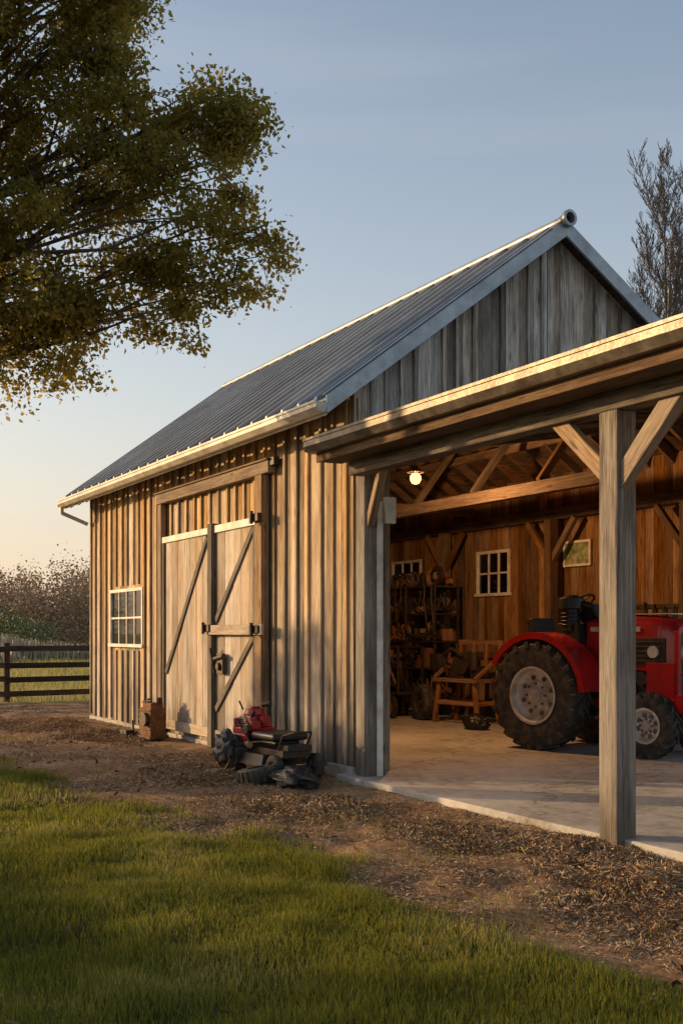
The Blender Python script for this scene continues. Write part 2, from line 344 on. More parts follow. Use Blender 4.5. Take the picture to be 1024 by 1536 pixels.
# ------------------------------------------------------------------ barn
barn=empty('wooden_barn')
L0=-9.95; YB=6.1; APX=2.77; ZR=6.42; SF=.748; SB=.665
def roofz(y): return ZR-SF*(APX-y) if y<APX else ZR-SB*(y-APX)
def cuts(a,b,w,extra):
    xs=[a]; 
    while xs[-1]<b-w*.6: xs.append(xs[-1]+w*random.uniform(.85,1.15))
    xs=[x for x in xs if all(abs(x-e)>.04 for e in extra)]+list(extra)
    xs=[x for x in xs if a<=x<b-.03]+[b]; return sorted(set(xs))
def boards_x(mb,x0,x1,y0,y1,z0,ztop,w,ops,mat=0,jit=.004):
    ex=[e for o in ops for e in (o[0],o[1])]; c=cuts(x0,x1,w,ex)
    for a,b in zip(c[:-1],c[1:]):
        m=(a+b)/2; segs=[(z0,ztop)]
        for o in ops:
            if o[0]<m<o[1]: segs=[(z0,o[2]),(o[3],ztop)]
        dj=random.uniform(0,jit)
        for q in segs: mb.b6(a+.003,b-.003,y0-dj,y1,q[0]-random.uniform(0,.012)*(q[0]==z0),q[1],mat,ax=2)
WT=4.12
s=MB(); WIN=(-8.62,-6.97,1.37,2.25)
boards_x(s,L0,0,0,.03,.03,WT,.19,[WIN],jit=.007)
s.obj('front_wall_boards',['wall'],barn)
s=MB(); x=L0+.04
while x<0:
    if not(WIN[0]-.06<x<WIN[1]+.06):
        if -5.9<x<-2.1: s.b6(x-.027,x+.027,-.036,-.0075,3.0,WT)
        else: s.b6(x-.027,x+.027,-.036,-.0075,.03+random.uniform(0,.05),WT)
    else:
        s.b6(x-.027,x+.027,-.036,-.0075,.04,1.26); s.b6(x-.027,x+.027,-.036,-.0075,2.36,WT)
    x+=.3*random.uniform(.88,1.12)
s.obj('front_wall_battens',['wall'],barn,bevel=.004)
s=MB(); s.b6(L0+.02,.02,.031,.05,.03,1.3,0,.1);s.b6(L0+.02,.02,.031,.05,2.3,WT,0,.1);s.b6(L0+.02,-8.66,.031,.05,1.3,2.3,0,.1);s.b6(-6.93,.02,.031,.05,1.3,2.3,0,.1)
s.obj('front_wall_lining',['inside'],barn)
s=MB(); s.b6(L0-.02,.03,-.035,.055,-.15,.028); s.b6(-.45,.12,-.09,-.038,-.12,.10); s.obj('foundation_kerb',['concrete'],barn,bevel=.01)
CS=.17
def cz(y): return 3.52+CS*(y+.6)
def gboards(mb,x0,x1,ya,yb,zbot,w,mat=0,under=.06,jit=.012):
    c=cuts(ya,yb,w,[APX])
    for a,b in zip(c[:-1],c[1:]):
        a2,b2=a+.003,b-.003; za,zb=roofz(a2)-under,roofz(b2)-under; dj=random.uniform(0,jit)
        zz=zbot(.5*(a+b)) if callable(zbot) else zbot
        if min(za,zb)<zz+.03: continue
        mb.hexa([(x0,a2,zz),(x1+dj,a2,zz),(x0,b2,zz),(x1+dj,b2,zz),(x0,a2,za),(x1+dj,a2,za),(x0,b2,zb),(x1+dj,b2,zb)],mat,None,2)
gb=lambda y:cz(y)-.1
s=MB(); gboards(s,-.03,.0,0.0,YB,gb,.2,0,jit=.018); s.obj('gable_wall_boards',['gable'],barn,bevel=.002)
s=MB(); gboards(s,-.05,-.032,.0,YB,gb,.6,0,jit=0); s.obj('gable_wall_lining',['inside'],barn)
s=MB()
yy=.22
while yy<YB-.2:
    if random.random()<.55 and roofz(yy)-.11>cz(yy)+.1: 
        s.b6(.019,.040,yy-.02,yy+.02,cz(yy),roofz(yy)-.11)
    yy+=.2*random.uniform(.9,1.2)
s.obj('gable_battens',['gable'],barn)
s=MB(); gboards(s,L0,L0+.03,0.0,YB,.03,.3,0); s.obj('far_gable_wall_boards',['inside'],barn)
s=MB(); s.b6(-.03,.0,.06,.34,.03,3.5,ax=2); s.b6(-.03,.012,.36,.46,.03,3.5,ax=2); s.obj('corner_return_boards',['gable'],barn,bevel=.004)
BW=[(-6.17,-5.29,2.27,2.98),(-9.16,-8.15,2.5,2.96)]
s=MB(); boards_x(s,L0,.0,YB,YB+.03,.03,4.2,.2,BW); s.obj('back_wall_boards',['inside'],barn)
s=MB(); s.b6(L0,-9.16,YB+.031,YB+.04,.03,4.2);s.b6(-8.15,-6.17,YB+.031,YB+.04,.03,4.2);s.b6(-5.29,0,YB+.031,YB+.04,.03,4.2)
for w_ in BW: s.b6(w_[0],w_[1],YB+.031,YB+.04,.03,w_[2]); s.b6(w_[0],w_[1],YB+.031,YB+.04,w_[3],4.2)
s.obj('back_wall_sheathing',['deck'],barn)
def window(par,x0,x1,z0,z1,y,nx_,nz_,mat,wd=.055,out=-1,nm='window'):
    s=MB(); d=.05
    s.b6(x0-wd,x1+wd,y-d,y+.02,z1,z1+wd); s.b6(x0-wd-.03,x1+wd+.03,y-d-.02,y+.02,z0-wd,z0); s.b6(x0-wd,x0,y-d,y+.02,z0+.001,z1-.001); s.b6(x1,x1+wd,y-d,y+.02,z0+.001,z1-.001)
    for i in range(1,nx_):
        xx=x0+(x1-x0)*i/nx_; s.b6(xx-.014,xx+.014,y-.03,y+.0,z0,z1)
    for k in range(1,nz_):
        zz=z0+(z1-z0)*k/nz_; s.b6(x0,x1,y-.034,y-.004,zz-.016,zz+.016)
    s.obj(nm+'_frame',[mat],par,bevel=.003)
    g=MB(); g.b6(x0,x1,y-.012,y-.008,z0,z1); g.obj(nm+'_glass',['glass'],par)
window(barn,*WIN,-.0,4,2,'white',nm='side_window')
window(barn,*BW[0],YB+.02,3,2,'white',nm='back_window')
window(barn,*BW[1],YB+.02,3,2,'white',nm='back_window')
pf=empty('framed_picture',(-3.42,YB-.03,2.84)); s=MB()
s.b6(-.33,.33,-.03,0,-.21,-.17);s.b6(-.33,.33,-.03,0,.17,.21);s.b6(-.33,-.29,-.03,0,-.169,.169);s.b6(.29,.33,-.03,0,-.169,.169); s.obj('frame',['white'],pf,bevel=.004)
s=MB(); s.b6(-.289,.289,-.012,-.004,-.169,.169); s.obj('print',['print'],pf)
s=MB(); s.b6(-8.62,-6.97,.10,.112,1.8,2.25,0); s.obj('window_blind',['white'],barn)
# roof
OV0,OV1=-10.15,.22; YE=-.44; YEB=6.62; ZE=roofz(YE)
s=MB()
def slab(mb,x0,x1,ya,yb,dz0,dz1,mat=0,ax=None):
    za,zb=roofz(ya),roofz(yb)
    mb.hexa([(x0,ya,za+dz0),(x1,ya,za+dz0),(x0,yb,zb+dz0),(x1,yb,zb+dz0),(x0,ya,za+dz1),(x1,ya,za+dz1),(x0,yb,zb+dz1),(x1,yb,zb+dz1)],mat,None,ax)
slab(s,OV0,OV1,YE,APX,.0,.022);slab(s,OV0,OV1,APX,YEB,.0,.022)
s.obj('roof_sheet',['roof'],barn)
s=MB(); x=OV0+.02
while x<OV1-.05:
    for (ya,yb) in((YE,APX-.03),(APX+.03,YEB)):
        slab(s,x-.028,x+.028,ya,yb,.0225,.085)
    x+=.42
s.obj('roof_seams',['roof'],barn,bevel=.008)
s=MB()
for (ya,yb) in((YE-.02,APX),(APX,YEB+.02)):
    slab(s,OV1+.001,OV1+.035,ya,yb,-.14,.06); slab(s,OV0-.035,OV0-.001,ya,yb,-.14,.06)
    slab(s,OV1-.09,OV1-.0,ya,yb,.072,.082)
s.obj('barge_boards',['trim'],barn,bevel=.006)
s=MB(); s.cyl((OV0-.03,APX,ZR+.055),(OV1+.10,APX,ZR+.055),.06,n=20,caps=False); s.revolve([(.085,0),(.098,.0),(.098,.05),(.066,.05),(.06,-.12)],(OV1+.05,APX,ZR+.06),'x',20,0,False)
s.obj('ridge_roll',['trim'],barn,smooth=True)
s=MB(); s.cyl((OV1+.0,APX,ZR+.06),(OV1+.02,APX,ZR+.06),.075,n=20); s.obj('ridge_roll_end',['dark'],barn)
s=MB()
for (ya,yb) in((YE+.02,APX),(APX,YEB-.02)):
    n=int(abs(yb-ya)/.2)
    for i in range(n):
        a=ya+(yb-ya)*i/n;b=ya+(yb-ya)*(i+1)/n; slab(s,OV0+.01,OV1-.005,a+.002,b-.002,-.024,-.002,0,0)
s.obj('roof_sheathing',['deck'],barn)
s=MB(); x=L0+.1
while x<-.05:
    for (ya,yb) in((YE+.03,APX-.02),(APX+.02,YEB-.03)):
        slab(s,x-.03,x+.03,ya,yb,-.19,-.026)
    x+=.5
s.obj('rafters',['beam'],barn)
s=MB()
s.b6(L0+.05,.0,.06,.2,3.42,3.6); s.b6(L0+.05,-.0,YB-.17,YB-.003,3.42,3.6)
s.b6(L0+.05,-.12,3.92,4.08,3.5,3.68); s.b6(L0+.05,-.12,APX-.05,APX+.05,ZR-.30,ZR-.12)
TX=(-6.3,-8.7)
for x in TX: s.b6(x-.07,x+.07,.1,YB-.1,3.685,3.84)
for x in TX: 
    s.beam((x,APX,3.84),(x,APX,ZR-.3),.13,.13)
    s.beam((x,APX+.05,4.3),(x,APX+1.3,5.35),.08,.11); s.beam((x,APX-.05,4.3),(x,APX-1.1,5.3),.08,.11)
for x in (-5.0,-3.4,-1.8): s.beam((x,4.0,3.68),(x,4.9,4.84),.08,.11)
for y in (1.2,4.2,5.2): s.b6(L0+.05,-.06,y-.04,y+.04,roofz(y)-.33,roofz(y)-.195)
for x in(-3.8,-.82,-6.9): s.b6(x-.08,x+.08,YB-.35,YB-.18,.03,3.42,ax=2)
for x in(-.82,-3.8,-6.9):
    s.beam((x,YB-.27,2.7),(x-.6,YB-.27,3.4),.08,.1); s.beam((x,YB-.27,2.7),(x+.6,YB-.27,3.4),.08,.1)
s.b6(L0+.05,-.05,YB-.06,YB-.003,1.1,1.22)
s.b6(-6.7,-6.55,3.92,4.08,.03,3.5,ax=2)
s.obj('interior_frame',['beam'],barn,bevel=.008)
s=MB(); s.b6(OV0,OV1,YE-.02,YE,ZE-.16,ZE-.03); s.obj('eave_fascia',['white'],barn)
def gutter(mb,x0,x1,y,zt,w,h,t=.006):
    mb.b6(x0,x1,y-w,y-w+t,zt-h*.55,zt); mb.b6(x0,x1,y-w-.012,y-w+.002,zt-.02,zt+.006)
    mb.hexa([(x0,y-w*.6,zt-h),(x1,y-w*.6,zt-h),(x0,y-w*.6+t,zt-h),(x1,y-w*.6+t,zt-h),(x0,y-w,zt-h*.55),(x1,y-w,zt-h*.55),(x0,y-w+t,zt-h*.55),(x1,y-w+t,zt-h*.55)])
    mb.b6(x0,x1,y-w*.6+t,y-.003,zt-h,zt-h+t)
    for xx in (x0,x1-.005): mb.b6(xx,xx+.005,y-w+.01,y-.004,zt-h*.9,zt-.01)
s=MB(); gutter(s,OV0-.02,OV1+.02,YE-.022,ZE-.02,.12,.12); s.cyl((OV0+.12,YE-.09,ZE-.14),(OV0+.12,YE-.09,ZE-.26),.035,n=10); s.cyl((OV0+.12,YE-.09,ZE-.25),(L0+.05,-.08,ZE-.45),.035,n=10)
s.obj('gutter',['gutter'],barn)
# sliding doors
s=MB()
boards_x(s,-5.74,-3.86,-.075,-.045,.14,2.93,.27,[],0,.008)
boards_x(s,-3.72,-2.34,-.075,-.045,.14,2.93,.27,[],0,.008)
s.b6(-5.74,-3.86,-.105,-.084,.10,.24,ax=0); s.b6(-3.72,-2.34,-.105,-.084,.10,.22,ax=0)
s.obj('door_panels',['door'],barn,bevel=.003)
s=MB(); s.b6(-5.80,-3.86,-.11,-.076,2.93,3.02); s.b6(-3.74,-2.28,-.11,-.076,2.93,3.03); s.obj('door_top_rails',['white'],barn,bevel=.004)
s=MB()
s.b6(-5.80,-5.72,-.112,-.085,.10,2.925,ax=2); s.b6(-3.95,-3.87,-.112,-.085,.10,2.925,ax=2)
s.b6(-3.86,-3.72,-.15,-.046,-.02,3.06,ax=2)
s.b6(-2.42,-2.34,-.112,-.085,.10,2.925,ax=2)
s.beam((-5.66,-.096,.95),(-4.0,-.096,2.9),.022,.085,up=(0,0,1))
s.beam((-3.68,-.096,1.72),(-2.44,-.096,2.9),.022,.085); s.beam((-3.68,-.096,.5),(-2.44,-.096,1.5),.022,.085)
s.obj('door_braces',['doorbrace'],barn,bevel=.004)
s=MB(); s.b6(-3.84,-1.98,-.19,-.155,1.53,1.66,ax=0); s.obj('door_bar',['door'],barn,bevel=.006)
s=MB(); s.b6(-6.0,-1.9,-.14,-.038,3.54,3.69,ax=0); s.b6(-6.02,-1.88,-.17,-.038,3.692,3.715,ax=0)
s.b6(-5.98,-5.83,-.12,-.038,.0,3.535,ax=2); s.b6(-2.28,-2.08,-.15,-.038,.0,3.535,ax=2)
s.obj('door_frame',['frame'],barn,bevel=.006)
s=MB()
for (x,z) in((-2.18,3.0),(-2.18,1.6),(-3.79,1.62)):
    s.b6(x-.13,x+.13,-.215,-.192 if z<2 else -.153,z-.05,z+.05); s.cyl((x,-.24,z-.08),(x,-.24,z+.08),.025,n=8)
s.b6(-1.98,-1.78,-.12,-.038,3.62,3.72); s.cyl((-3.4,-.12,1.1),(-3.4,-.2,1.1),.05,n=10); s.b6(-3.5,-3.3,-.16,-.115,1.0,1.28); s.cyl((-3.55,-.17,1.2),(-3.25,-.17,1.24),.03,n=8);s.cyl((-3.62,-.14,1.0),(-3.62,-.2,1.35),.02,n=8)
s.obj('door_hardware',['iron'],barn,bevel=.004)
# ------------------------------------------------------------------ open carport
cp=empty('carport')
CX0,CX1=.29,7.4
s=MB()
def cslab(mb,x0,x1,ya,yb,d0,d1,ax=None):
    mb.hexa([(x0,ya,cz(ya)+d0),(x1,ya,cz(ya)+d0),(x0,yb,cz(yb)+d0),(x1,yb,cz(yb)+d0),(x0,ya,cz(ya)+d1),(x1,ya,cz(ya)+d1),(x0,yb,cz(yb)+d1),(x1,yb,cz(yb)+d1)],0,None,ax)
cslab(s,CX0,CX1,-.64,6.6,.0,.03); cslab(s,.045,CX0-.002,.0,6.6,.0,.03)
s.obj('carport_roof_sheet',['roof'],cp)
s=MB(); y=-.58
while y<6.4:
    cslab(s,CX0+.01,CX1-.01,y,y+.19,-.024,-.003,0); y+=.2
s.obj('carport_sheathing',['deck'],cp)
s=MB(); x=CX0+.06
while x<CX1: cslab(s,x-.024,x+.024,-.55,6.5,-.17,-.026); x+=.42
cslab(s,.05,.11,.2,6.2,-.2,-.03); s.obj('carport_rafters',['beam'],cp)
s=MB(); s.b6(CX0+.0,CX1,-.61,-.58,3.33,3.50,ax=0); s.b6(CX0+.02,CX1,-.578,-.32,3.335,3.35,ax=0); s.obj('carport_fascia',['beam'],cp,bevel=.004)
s=MB(); gutter(s,CX0-.03,CX1,-.612,3.56,.13,.14)
s.obj('carport_gutter',['rustgutter'],cp)
s=MB()
s.b6(.42,CX1,-.3,-.12,3.2,3.365,ax=0)
s.b6(.42,CX1,6.0,6.18,3.8,3.98,ax=0)
s.obj('carport_plates',['plate'],cp,bevel=.012)
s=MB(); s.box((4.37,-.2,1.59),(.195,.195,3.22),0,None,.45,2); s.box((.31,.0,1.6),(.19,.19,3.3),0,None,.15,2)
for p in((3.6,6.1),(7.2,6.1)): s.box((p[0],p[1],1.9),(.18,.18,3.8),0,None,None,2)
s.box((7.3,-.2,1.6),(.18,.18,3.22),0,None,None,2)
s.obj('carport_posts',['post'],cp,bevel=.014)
s=MB()
s.beam((4.33,-.21,2.70),(3.64,-.21,3.30),.07,.135,rnd=.9); s.beam((4.41,-.21,2.66),(5.08,-.21,3.32),.09,.15,rnd=.7); s.beam((.40,-.02,2.72),(1.0,-.2,3.3),.08,.12,rnd=.6)
s.beam((4.37,-.12,2.75),(4.37,.5,3.42),.08,.12,rnd=.5)
s.obj('carport_braces',['frame'],cp,bevel=.008)
s=MB(); s.b6(.412,.43,.05,.12,.03,2.95); s.obj('jamb_trim',['white'],cp,bevel=.003)
s=MB(); s.b6(.40,.47,.13,.26,2.72,3.0); s.obj('electrical_box',['white'],cp,bevel=.006)
# ------------------------------------------------------------------ lamp
lx,ly,lz=-2.67,2.5,3.74
lp=empty('hanging_lamp',(lx,ly,lz))
s=MB(); s.cyl((0,0,.12),(0,0,2.3),.008,n=6); s.cyl((0,0,.05),(0,0,.16),.035,n=12); s.revolve([(.03,.14),(.06,.12),(.12,.07),(.115,.065),(.055,.11),(.03,.13)],(0,0,0),'z',20); s.obj('lamp_shade_and_cord',['iron'],lp,smooth=True)
s=MB(); s.revolve([(0.001,-.10),(.05,-.085),(.08,-.03),(.075,.02),(.035,.06),(.001,.065)],(0,0,0),'z',16,0,False); s.obj('bulb',['bulb'],lp,smooth=True)
ld=D.lights.new('lamp_light','POINT'); ld.energy=350; ld.color=(1,.49,.18); ld.shadow_soft_size=.06; lo=D.objects.new('lamp_light',ld); lo.location=(0,0,-.18); link(lo,lp)
# ------------------------------------------------------------------ tractor
tr=empty('tractor',(-1.12,4.02,.03),R(12))
def tyre(mb,cx,cy,cz_,Rr,w,rim,lugs,side,matT=0,matR=1):
    h=w/2
    mb.revolve([(rim,-h*.7),(rim+.03,-h*.92),((Rr+rim)/2,-h),(Rr-.05,-h*.93),(Rr-.02,-h*.75),(Rr-.015,0),(Rr-.02,h*.75),(Rr-.05,h*.93),((Rr+rim)/2,h),(rim+.03,h*.92),(rim,h*.7)],(cx,cy,cz_),'y',48,matT)
    for i in range(lugs):
        for sd in(-1,1):
            t=2*math.pi*(i+(.5 if sd>0 else 0))/lugs; t2=t+.26*sd*sd*(1)
            def pt(a,y,r): return Vector((cx+math.cos(a)*r,cy+y,cz_+math.sin(a)*r))
            da=.045*(24/lugs)
            mb.hexa([pt(t-da,sd*h*1.0,Rr-.09),pt(t+da,sd*h*1.0,Rr-.09),pt(t2-da,sd*.0,Rr-.03),pt(t2+da,sd*.0,Rr-.03),pt(t-da,sd*h*.97,Rr-.005),pt(t+da,sd*h*.97,Rr-.005),pt(t2-da,0,Rr+.015),pt(t2+da,0,Rr+.015)],matT)
    o=side*h
    mb.revolve([(rim+.015,o*.85),(rim+.02,o*.95),(rim-.01,o*.95),(rim-.03,o*.55),(rim*.75,o*.35),(rim*.55,o*.30),(rim*.5,o*.5),(rim*.3,o*.55),(rim*.28,o*.75),(.001,o*.78)],(cx,cy,cz_),'y',36,matR,False)
    mb.revolve([(rim+.015,-o*.85),(rim-.02,-o*.8),(rim*.6,-o*.3),(.001,-o*.3)],(cx,cy,cz_),'y',36,matR,False)
    for i in range(8):
        a=2*math.pi*i/8; q=rim*.42; mb.cyl((cx+math.cos(a)*q,cy+o*.5,cz_+math.sin(a)*q),(cx+math.cos(a)*q,cy+o*.62,cz_+math.sin(a)*q),.018,n=6,mat=2)
        q=rim*.66; mb.cyl((cx+math.cos(a+.3)*q,cy+o*.33,cz_+math.sin(a+.3)*q),(cx+math.cos(a+.3)*q,cy+o*.42,cz_+math.sin(a+.3)*q),.032,n=10,mat=2)
s=MB(); tyre(s,0,-.66,.71,.71,.40,.36,22,-1); tyre(s,0,.66,.71,.71,.40,.36,22,1); s.obj('rear_wheels',['rubber','rim','steel'],tr,smooth=True)
s=MB(); tyre(s,1.58,-.56,.40,.40,.22,.2,18,-1); tyre(s,1.58,.56,.40,.40,.22,.2,18,1); s.obj('front_wheels',['rubber','rim','steel'],tr,smooth=True)
def fender(mb,y0,y1,Rf,a0,a1,n=16,mat=0):
    for i in range(n):
        a=a0+(a1-a0)*i/n;b=a0+(a1-a0)*(i+1)/n
        P=lambda t,y,r:(math.cos(t)*r,y,.71+math.sin(t)*r)
        mb.hexa([P(b,y0,Rf),P(a,y0,Rf),P(b,y1,Rf),P(a,y1,Rf),P(b,y0,Rf+.025),P(a,y0,Rf+.025),P(b,y1,Rf+.025),P(a,y1,Rf+.025)],mat)
        ys,ye=(y0,y0+.02) if y0<0 else (y1-.02,y1)
        mb.hexa([P(b,ys,Rf-.06),P(a,ys,Rf-.06),P(b,ye,Rf-.06),P(a,ye,Rf-.06),P(b,ys,Rf-.001),P(a,ys,Rf-.001),P(b,ye,Rf-.001),P(a,ye,Rf-.001)],mat)
        yi=(y1-.02,y1) if y0<0 else (y0,y0+.02)
        mb.hexa([P(b,yi[0],Rf-.42),P(a,yi[0],Rf-.42),P(b,yi[1],Rf-.42),P(a,yi[1],Rf-.42),P(b,yi[0],Rf-.001),P(a,yi[0],Rf-.001),P(b,yi[1],Rf-.001),P(a,yi[1],Rf-.001)],mat)
s=MB(); fender(s,-.84,-.40,.80,R(5),R(150)); fender(s,.40,.84,.80,R(5),R(150)); s.obj('fenders',['red'],tr,smooth=True)
s=MB()
secs=[(.45,.30,1.12,1.72),(.9,.32,1.10,1.74),(1.4,.33,1.05,1.72),(1.68,.32,1.03,1.68),(1.78,.28,1.06,1.60)]
prof=lambda w,z0,z1:[(-w,z0),(-w,z1-.16),(-w*.93,z1-.06),(-w*.7,z1-.01),(0,z1+.02),(w*.7,z1-.01),(w*.93,z1-.06),(w,z1-.16),(w,z0)]
for (x,w,z0,z1) in secs:
    for (y,z) in prof(w,z0,z1): s.v.append((x,y,z))
for i in range(len(secs)-1):
    for k in range(8):
        a=i*9+k; s.f.append([a,a+1,a+10,a+9]);s.rn.append(.5);s.mi.append(0);s.uv+=[(0,0)]*4
s.f.append([36+k for k in range(9)]);s.rn.append(.5);s.mi.append(0);s.uv+=[(0,0)]*9
s.f.append([8-k for k in range(9)]);s.rn.append(.5);s.mi.append(0);s.uv+=[(0,0)]*9
s.obj('hood',['red'],tr,smooth=True,bevel=.01)
s=MB()
s.b6(1.40,1.84,-.36,-.325,.62,1.16); s.b6(1.40,1.84,.325,.36,.62,1.16)
s.b6(1.79,1.86,-.36,-.30,.60,1.55);s.b6(1.79,1.86,.30,.36,.60,1.55)
s.b6(1.25,1.98,-.42,.42,.60,.72); s.b6(1.9,2.04,-.50,.50,.56,.78)
s.b6(.5,1.4,-.20,.20,.55,.68); s.b6(-.30,.35,-.38,.38,1.06,1.14); s.b6(.1,.48,-.40,-.3,.72,1.1)
s.obj('nose_frame_and_bumper',['red'],tr,bevel=.012)
s=MB()
s.b6(1.785,1.80,-.295,.295,.72,1.52)
for k in range(11): s.b6(1.80,1.825,-.29,.29,.76+k*.065,.785+k*.065)
s.b6(.95,1.66,-.342,-.334,1.12,1.46); s.b6(.95,1.66,.334,.342,1.12,1.46)
for k in range(5): s.b6(1.0,1.6,-.352,-.343,1.16+k*.06,1.18+k*.06)
s.b6(.5,1.75,-.24,.24,.68,1.10); s.b6(-.45,.5,-.22,.22,.45,1.0); s.cyl((0,-.5,.71),(0,.5,.71),.11,n=14); s.cyl((1.58,-.5,.42),(1.58,.5,.42),.05,n=10)
s.cyl((.8,-.3,.8),(1.2,-.3,.8),.1,n=12); s.b6(.55,.75,-.34,-.2,.75,1.0); s.b6(.7,.95,-.31,-.24,.9,1.08); s.cyl((1.3,-.32,.95),(1.3,-.24,.95),.09,n=16)
s.beam((.2,-.25,.5),(.9,-.35,.5),.05,.08); s.b6(.25,.6,-.55,-.3,.42,.46)
s.obj('engine_and_grille',['iron'],tr,bevel=.006)
s=MB()
for y in(-.2,.2): s.revolve([(.001,.06),(.05,.055),(.075,.03),(.085,.0),(.095,.0),(.095,.02),(.088,.03)],(1.82,y,1.28),'x',20,0,False)
s.cyl((1.5,-.345,1.29),(1.5,-.375,1.29),.075,n=18); s.b6(.55,1.3,-.345,-.335,1.54,1.60); s.b6(.62,1.6,-.14,.14,1.755,1.768)
s.obj('lights_and_trim',['rim'],tr,smooth=True)
s=MB()
s.b6(.38,.56,-.26,.26,1.0,1.70); s.box((.40,0,1.78),(.26,.42,.16),0,Matrix.Rotation(R(-25),3,'Y')); s.cyl((.34,0,1.6),(.14,0,1.90),.03,n=10)
rot=Matrix.Rotation(R(-34),3,'Y')
for i in range(28):
    a=2*math.pi*i/28;b=2*math.pi*(i+1)/28
    p=Vector((.13,0,1.92))+rot@Vector((math.cos(a)*.2,math.sin(a)*.2,0)); q=Vector((.13,0,1.92))+rot@Vector((math.cos(b)*.2,math.sin(b)*.2,0)); s.cyl(p,q,.017,n=8)
for a in(0,2.1,4.2): s.cyl((.13,0,1.92),Vector((.13,0,1.92))+rot@Vector((math.cos(a)*.2,math.sin(a)*.2,0)),.012,n=6)
s.box((-.30,0,1.26),(.46,.48,.14)); s.box((-.52,0,1.50),(.12,.46,.44),0,Matrix.Rotation(R(-10),3,'Y')); s.box((-.28,0,1.15),(.3,.3,.12))
s.cyl((.1,-.3,1.1),(.05,-.32,1.45),.012,n=6); s.cyl((.2,-.28,1.1),(.2,-.3,1.5),.012,n=6); s.cyl((.05,-.32,1.45),(.05,-.32,1.49),.025,n=8)
s.box((.26,-.34,1.34),(.50,.26,.62),0,None,None,None,(.62,.8)); s.cyl((.24,-.34,1.55),(.24,-.34,1.84),.13,.11,n=18)
for k in range(4): s.cyl((.24,-.34,1.62+k*.05),(.24,-.34,1.64+k*.05),.145,.145,n=18)
s.cyl((.24,-.34,1.84),(.24,-.34,1.98),.17,.17,n=20); s.cyl((.24,-.34,1.98),(.24,-.34,2.02),.13,.08,n=20); s.path([(.4,-.3,1.9),(.52,-.25,1.86),(.58,-.2,1.72)],.05,10)
s.obj('seat_and_controls',['dark'],tr,smooth=True,bevel=.02)
# ------------------------------------------------------------------ lawn mower + others
mw=empty('riding_mower',(-.98,-.74,-.02),R(4))
def swheel(mb,c,Rr,w,rim,axis='y',mT=0,mR=1):
    h=w/2; mb.revolve([(rim,-h*.7),(rim+.02,-h),(Rr-.03,-h),(Rr,-h*.6),(Rr,h*.6),(Rr-.03,h),(rim+.02,h),(rim,h*.7)],c,axis,28,mT); mb.revolve([(rim+.005,-h*.8),(rim*.7,-h*.4),(rim*.35,-h*.5),(.001,-h*.9)],c,axis,20,mR,False); mb.revolve([(rim+.005,h*.8),(rim*.7,h*.4),(.001,h*.4)],c,axis,20,mR,False)
s=MB(); swheel(s,(0,-.27,.21),.21,.16,.1); swheel(s,(0,.27,.21),.21,.16,.1); swheel(s,(.92,-.25,.14),.14,.10,.07); swheel(s,(.92,.25,.14),.14,.10,.07)
for i in range(20):
    a=2*math.pi*i/20
    for yy in(-.27,.27): s.box((math.cos(a)*.212,yy,.21+math.sin(a)*.212),(.03,.15,.022),0,Matrix.Rotation(-a+math.pi/2,3,'Y'))
s.obj('wheels',['rubber','steel'],mw,smooth=True)
s=MB(); s.box((.0,0,.47),(.38,.36,.08)); s.box((.03,0,.58),(.27,.29,.13),0,None,None,None,(.85,.85)); s.cyl((.03,0,.645),(.03,0,.72),.125,.11,n=22); s.cyl((.03,0,.72),(.03,0,.745),.06,n=16); s.cyl((-.13,-.13,.50),(-.13,-.13,.61),.06,n=14); s.box((-.13,.1,.57),(.1,.15,.13)); s.b6(-.05,.2,-.225,-.18,.36,.44)
s.cyl((.17,.02,.60),(.24,.02,.60),.06,n=12); s.box((.20,-.10,.54),(.08,.12,.10))
s.obj('engine_cover',['red'],mw,smooth=True,bevel=.012)
s=MB(); s.b6(-.15,.95,-.17,.17,.24,.32); s.box((.42,0,.20),(.62,.62,.12),0,None,None,None,(.8,.8)); s.cyl((0,-.3,.21),(0,.3,.21),.025,n=8); s.cyl((.92,-.28,.14),(.92,.28,.14),.02,n=8); s.box((-.02,0,.40),(.24,.26,.1)); s.cyl((.12,-.1,.62),(.18,-.1,.70),.02,n=8); s.cyl((.1,.05,.76),(.2,.1,.78),.03,n=8); s.cyl((-.08,-.1,.7),(-.14,-.12,.80),.012,n=6); s.cyl((.14,.1,.6),(.14,.1,.80),.012,n=6)
s.path([(-.1,-.18,.55),(-.02,-.24,.6),(.1,-.22,.52),(.2,-.2,.42),(.3,-.22,.36)],.012,6); s.path([(.1,-.18,.66),(.2,-.2,.6),(.24,-.16,.5)],.010,6)
s.cyl((.2,-.16,.50),(.2,-.22,.50),.05,n=14); 
for k in range(5): s.b6(-.08,.14,-.158,-.144,.53+k*.022,.54+k*.022)
s.path([(.85,-.17,.32),(.95,-.17,.48),(1.08,-.1,.52),(1.08,.1,.52),(.95,.17,.48),(.85,.17,.32)],.014,8)
s.b6(.85,1.02,-.15,.15,.32,.38)
s.obj('chassis_and_deck',['iron'],mw,bevel=.006)
s=MB(); s.box((.58,0,.45),(.50,.44,.08)); s.box((.58,0,.38),(.34,.3,.06)); s.obj('seat',['dark'],mw,bevel=.035,seg=3)
s=MB(); s.revolve([(.15,-.03),(.17,-.03),(.17,.03),(.15,.03)],(-.02,-.365,.21),'y',20); s.cyl((.2,-.2,.34),(.34,-.24,.34),.035,n=10); s.obj('metal_parts',['copper'],mw)
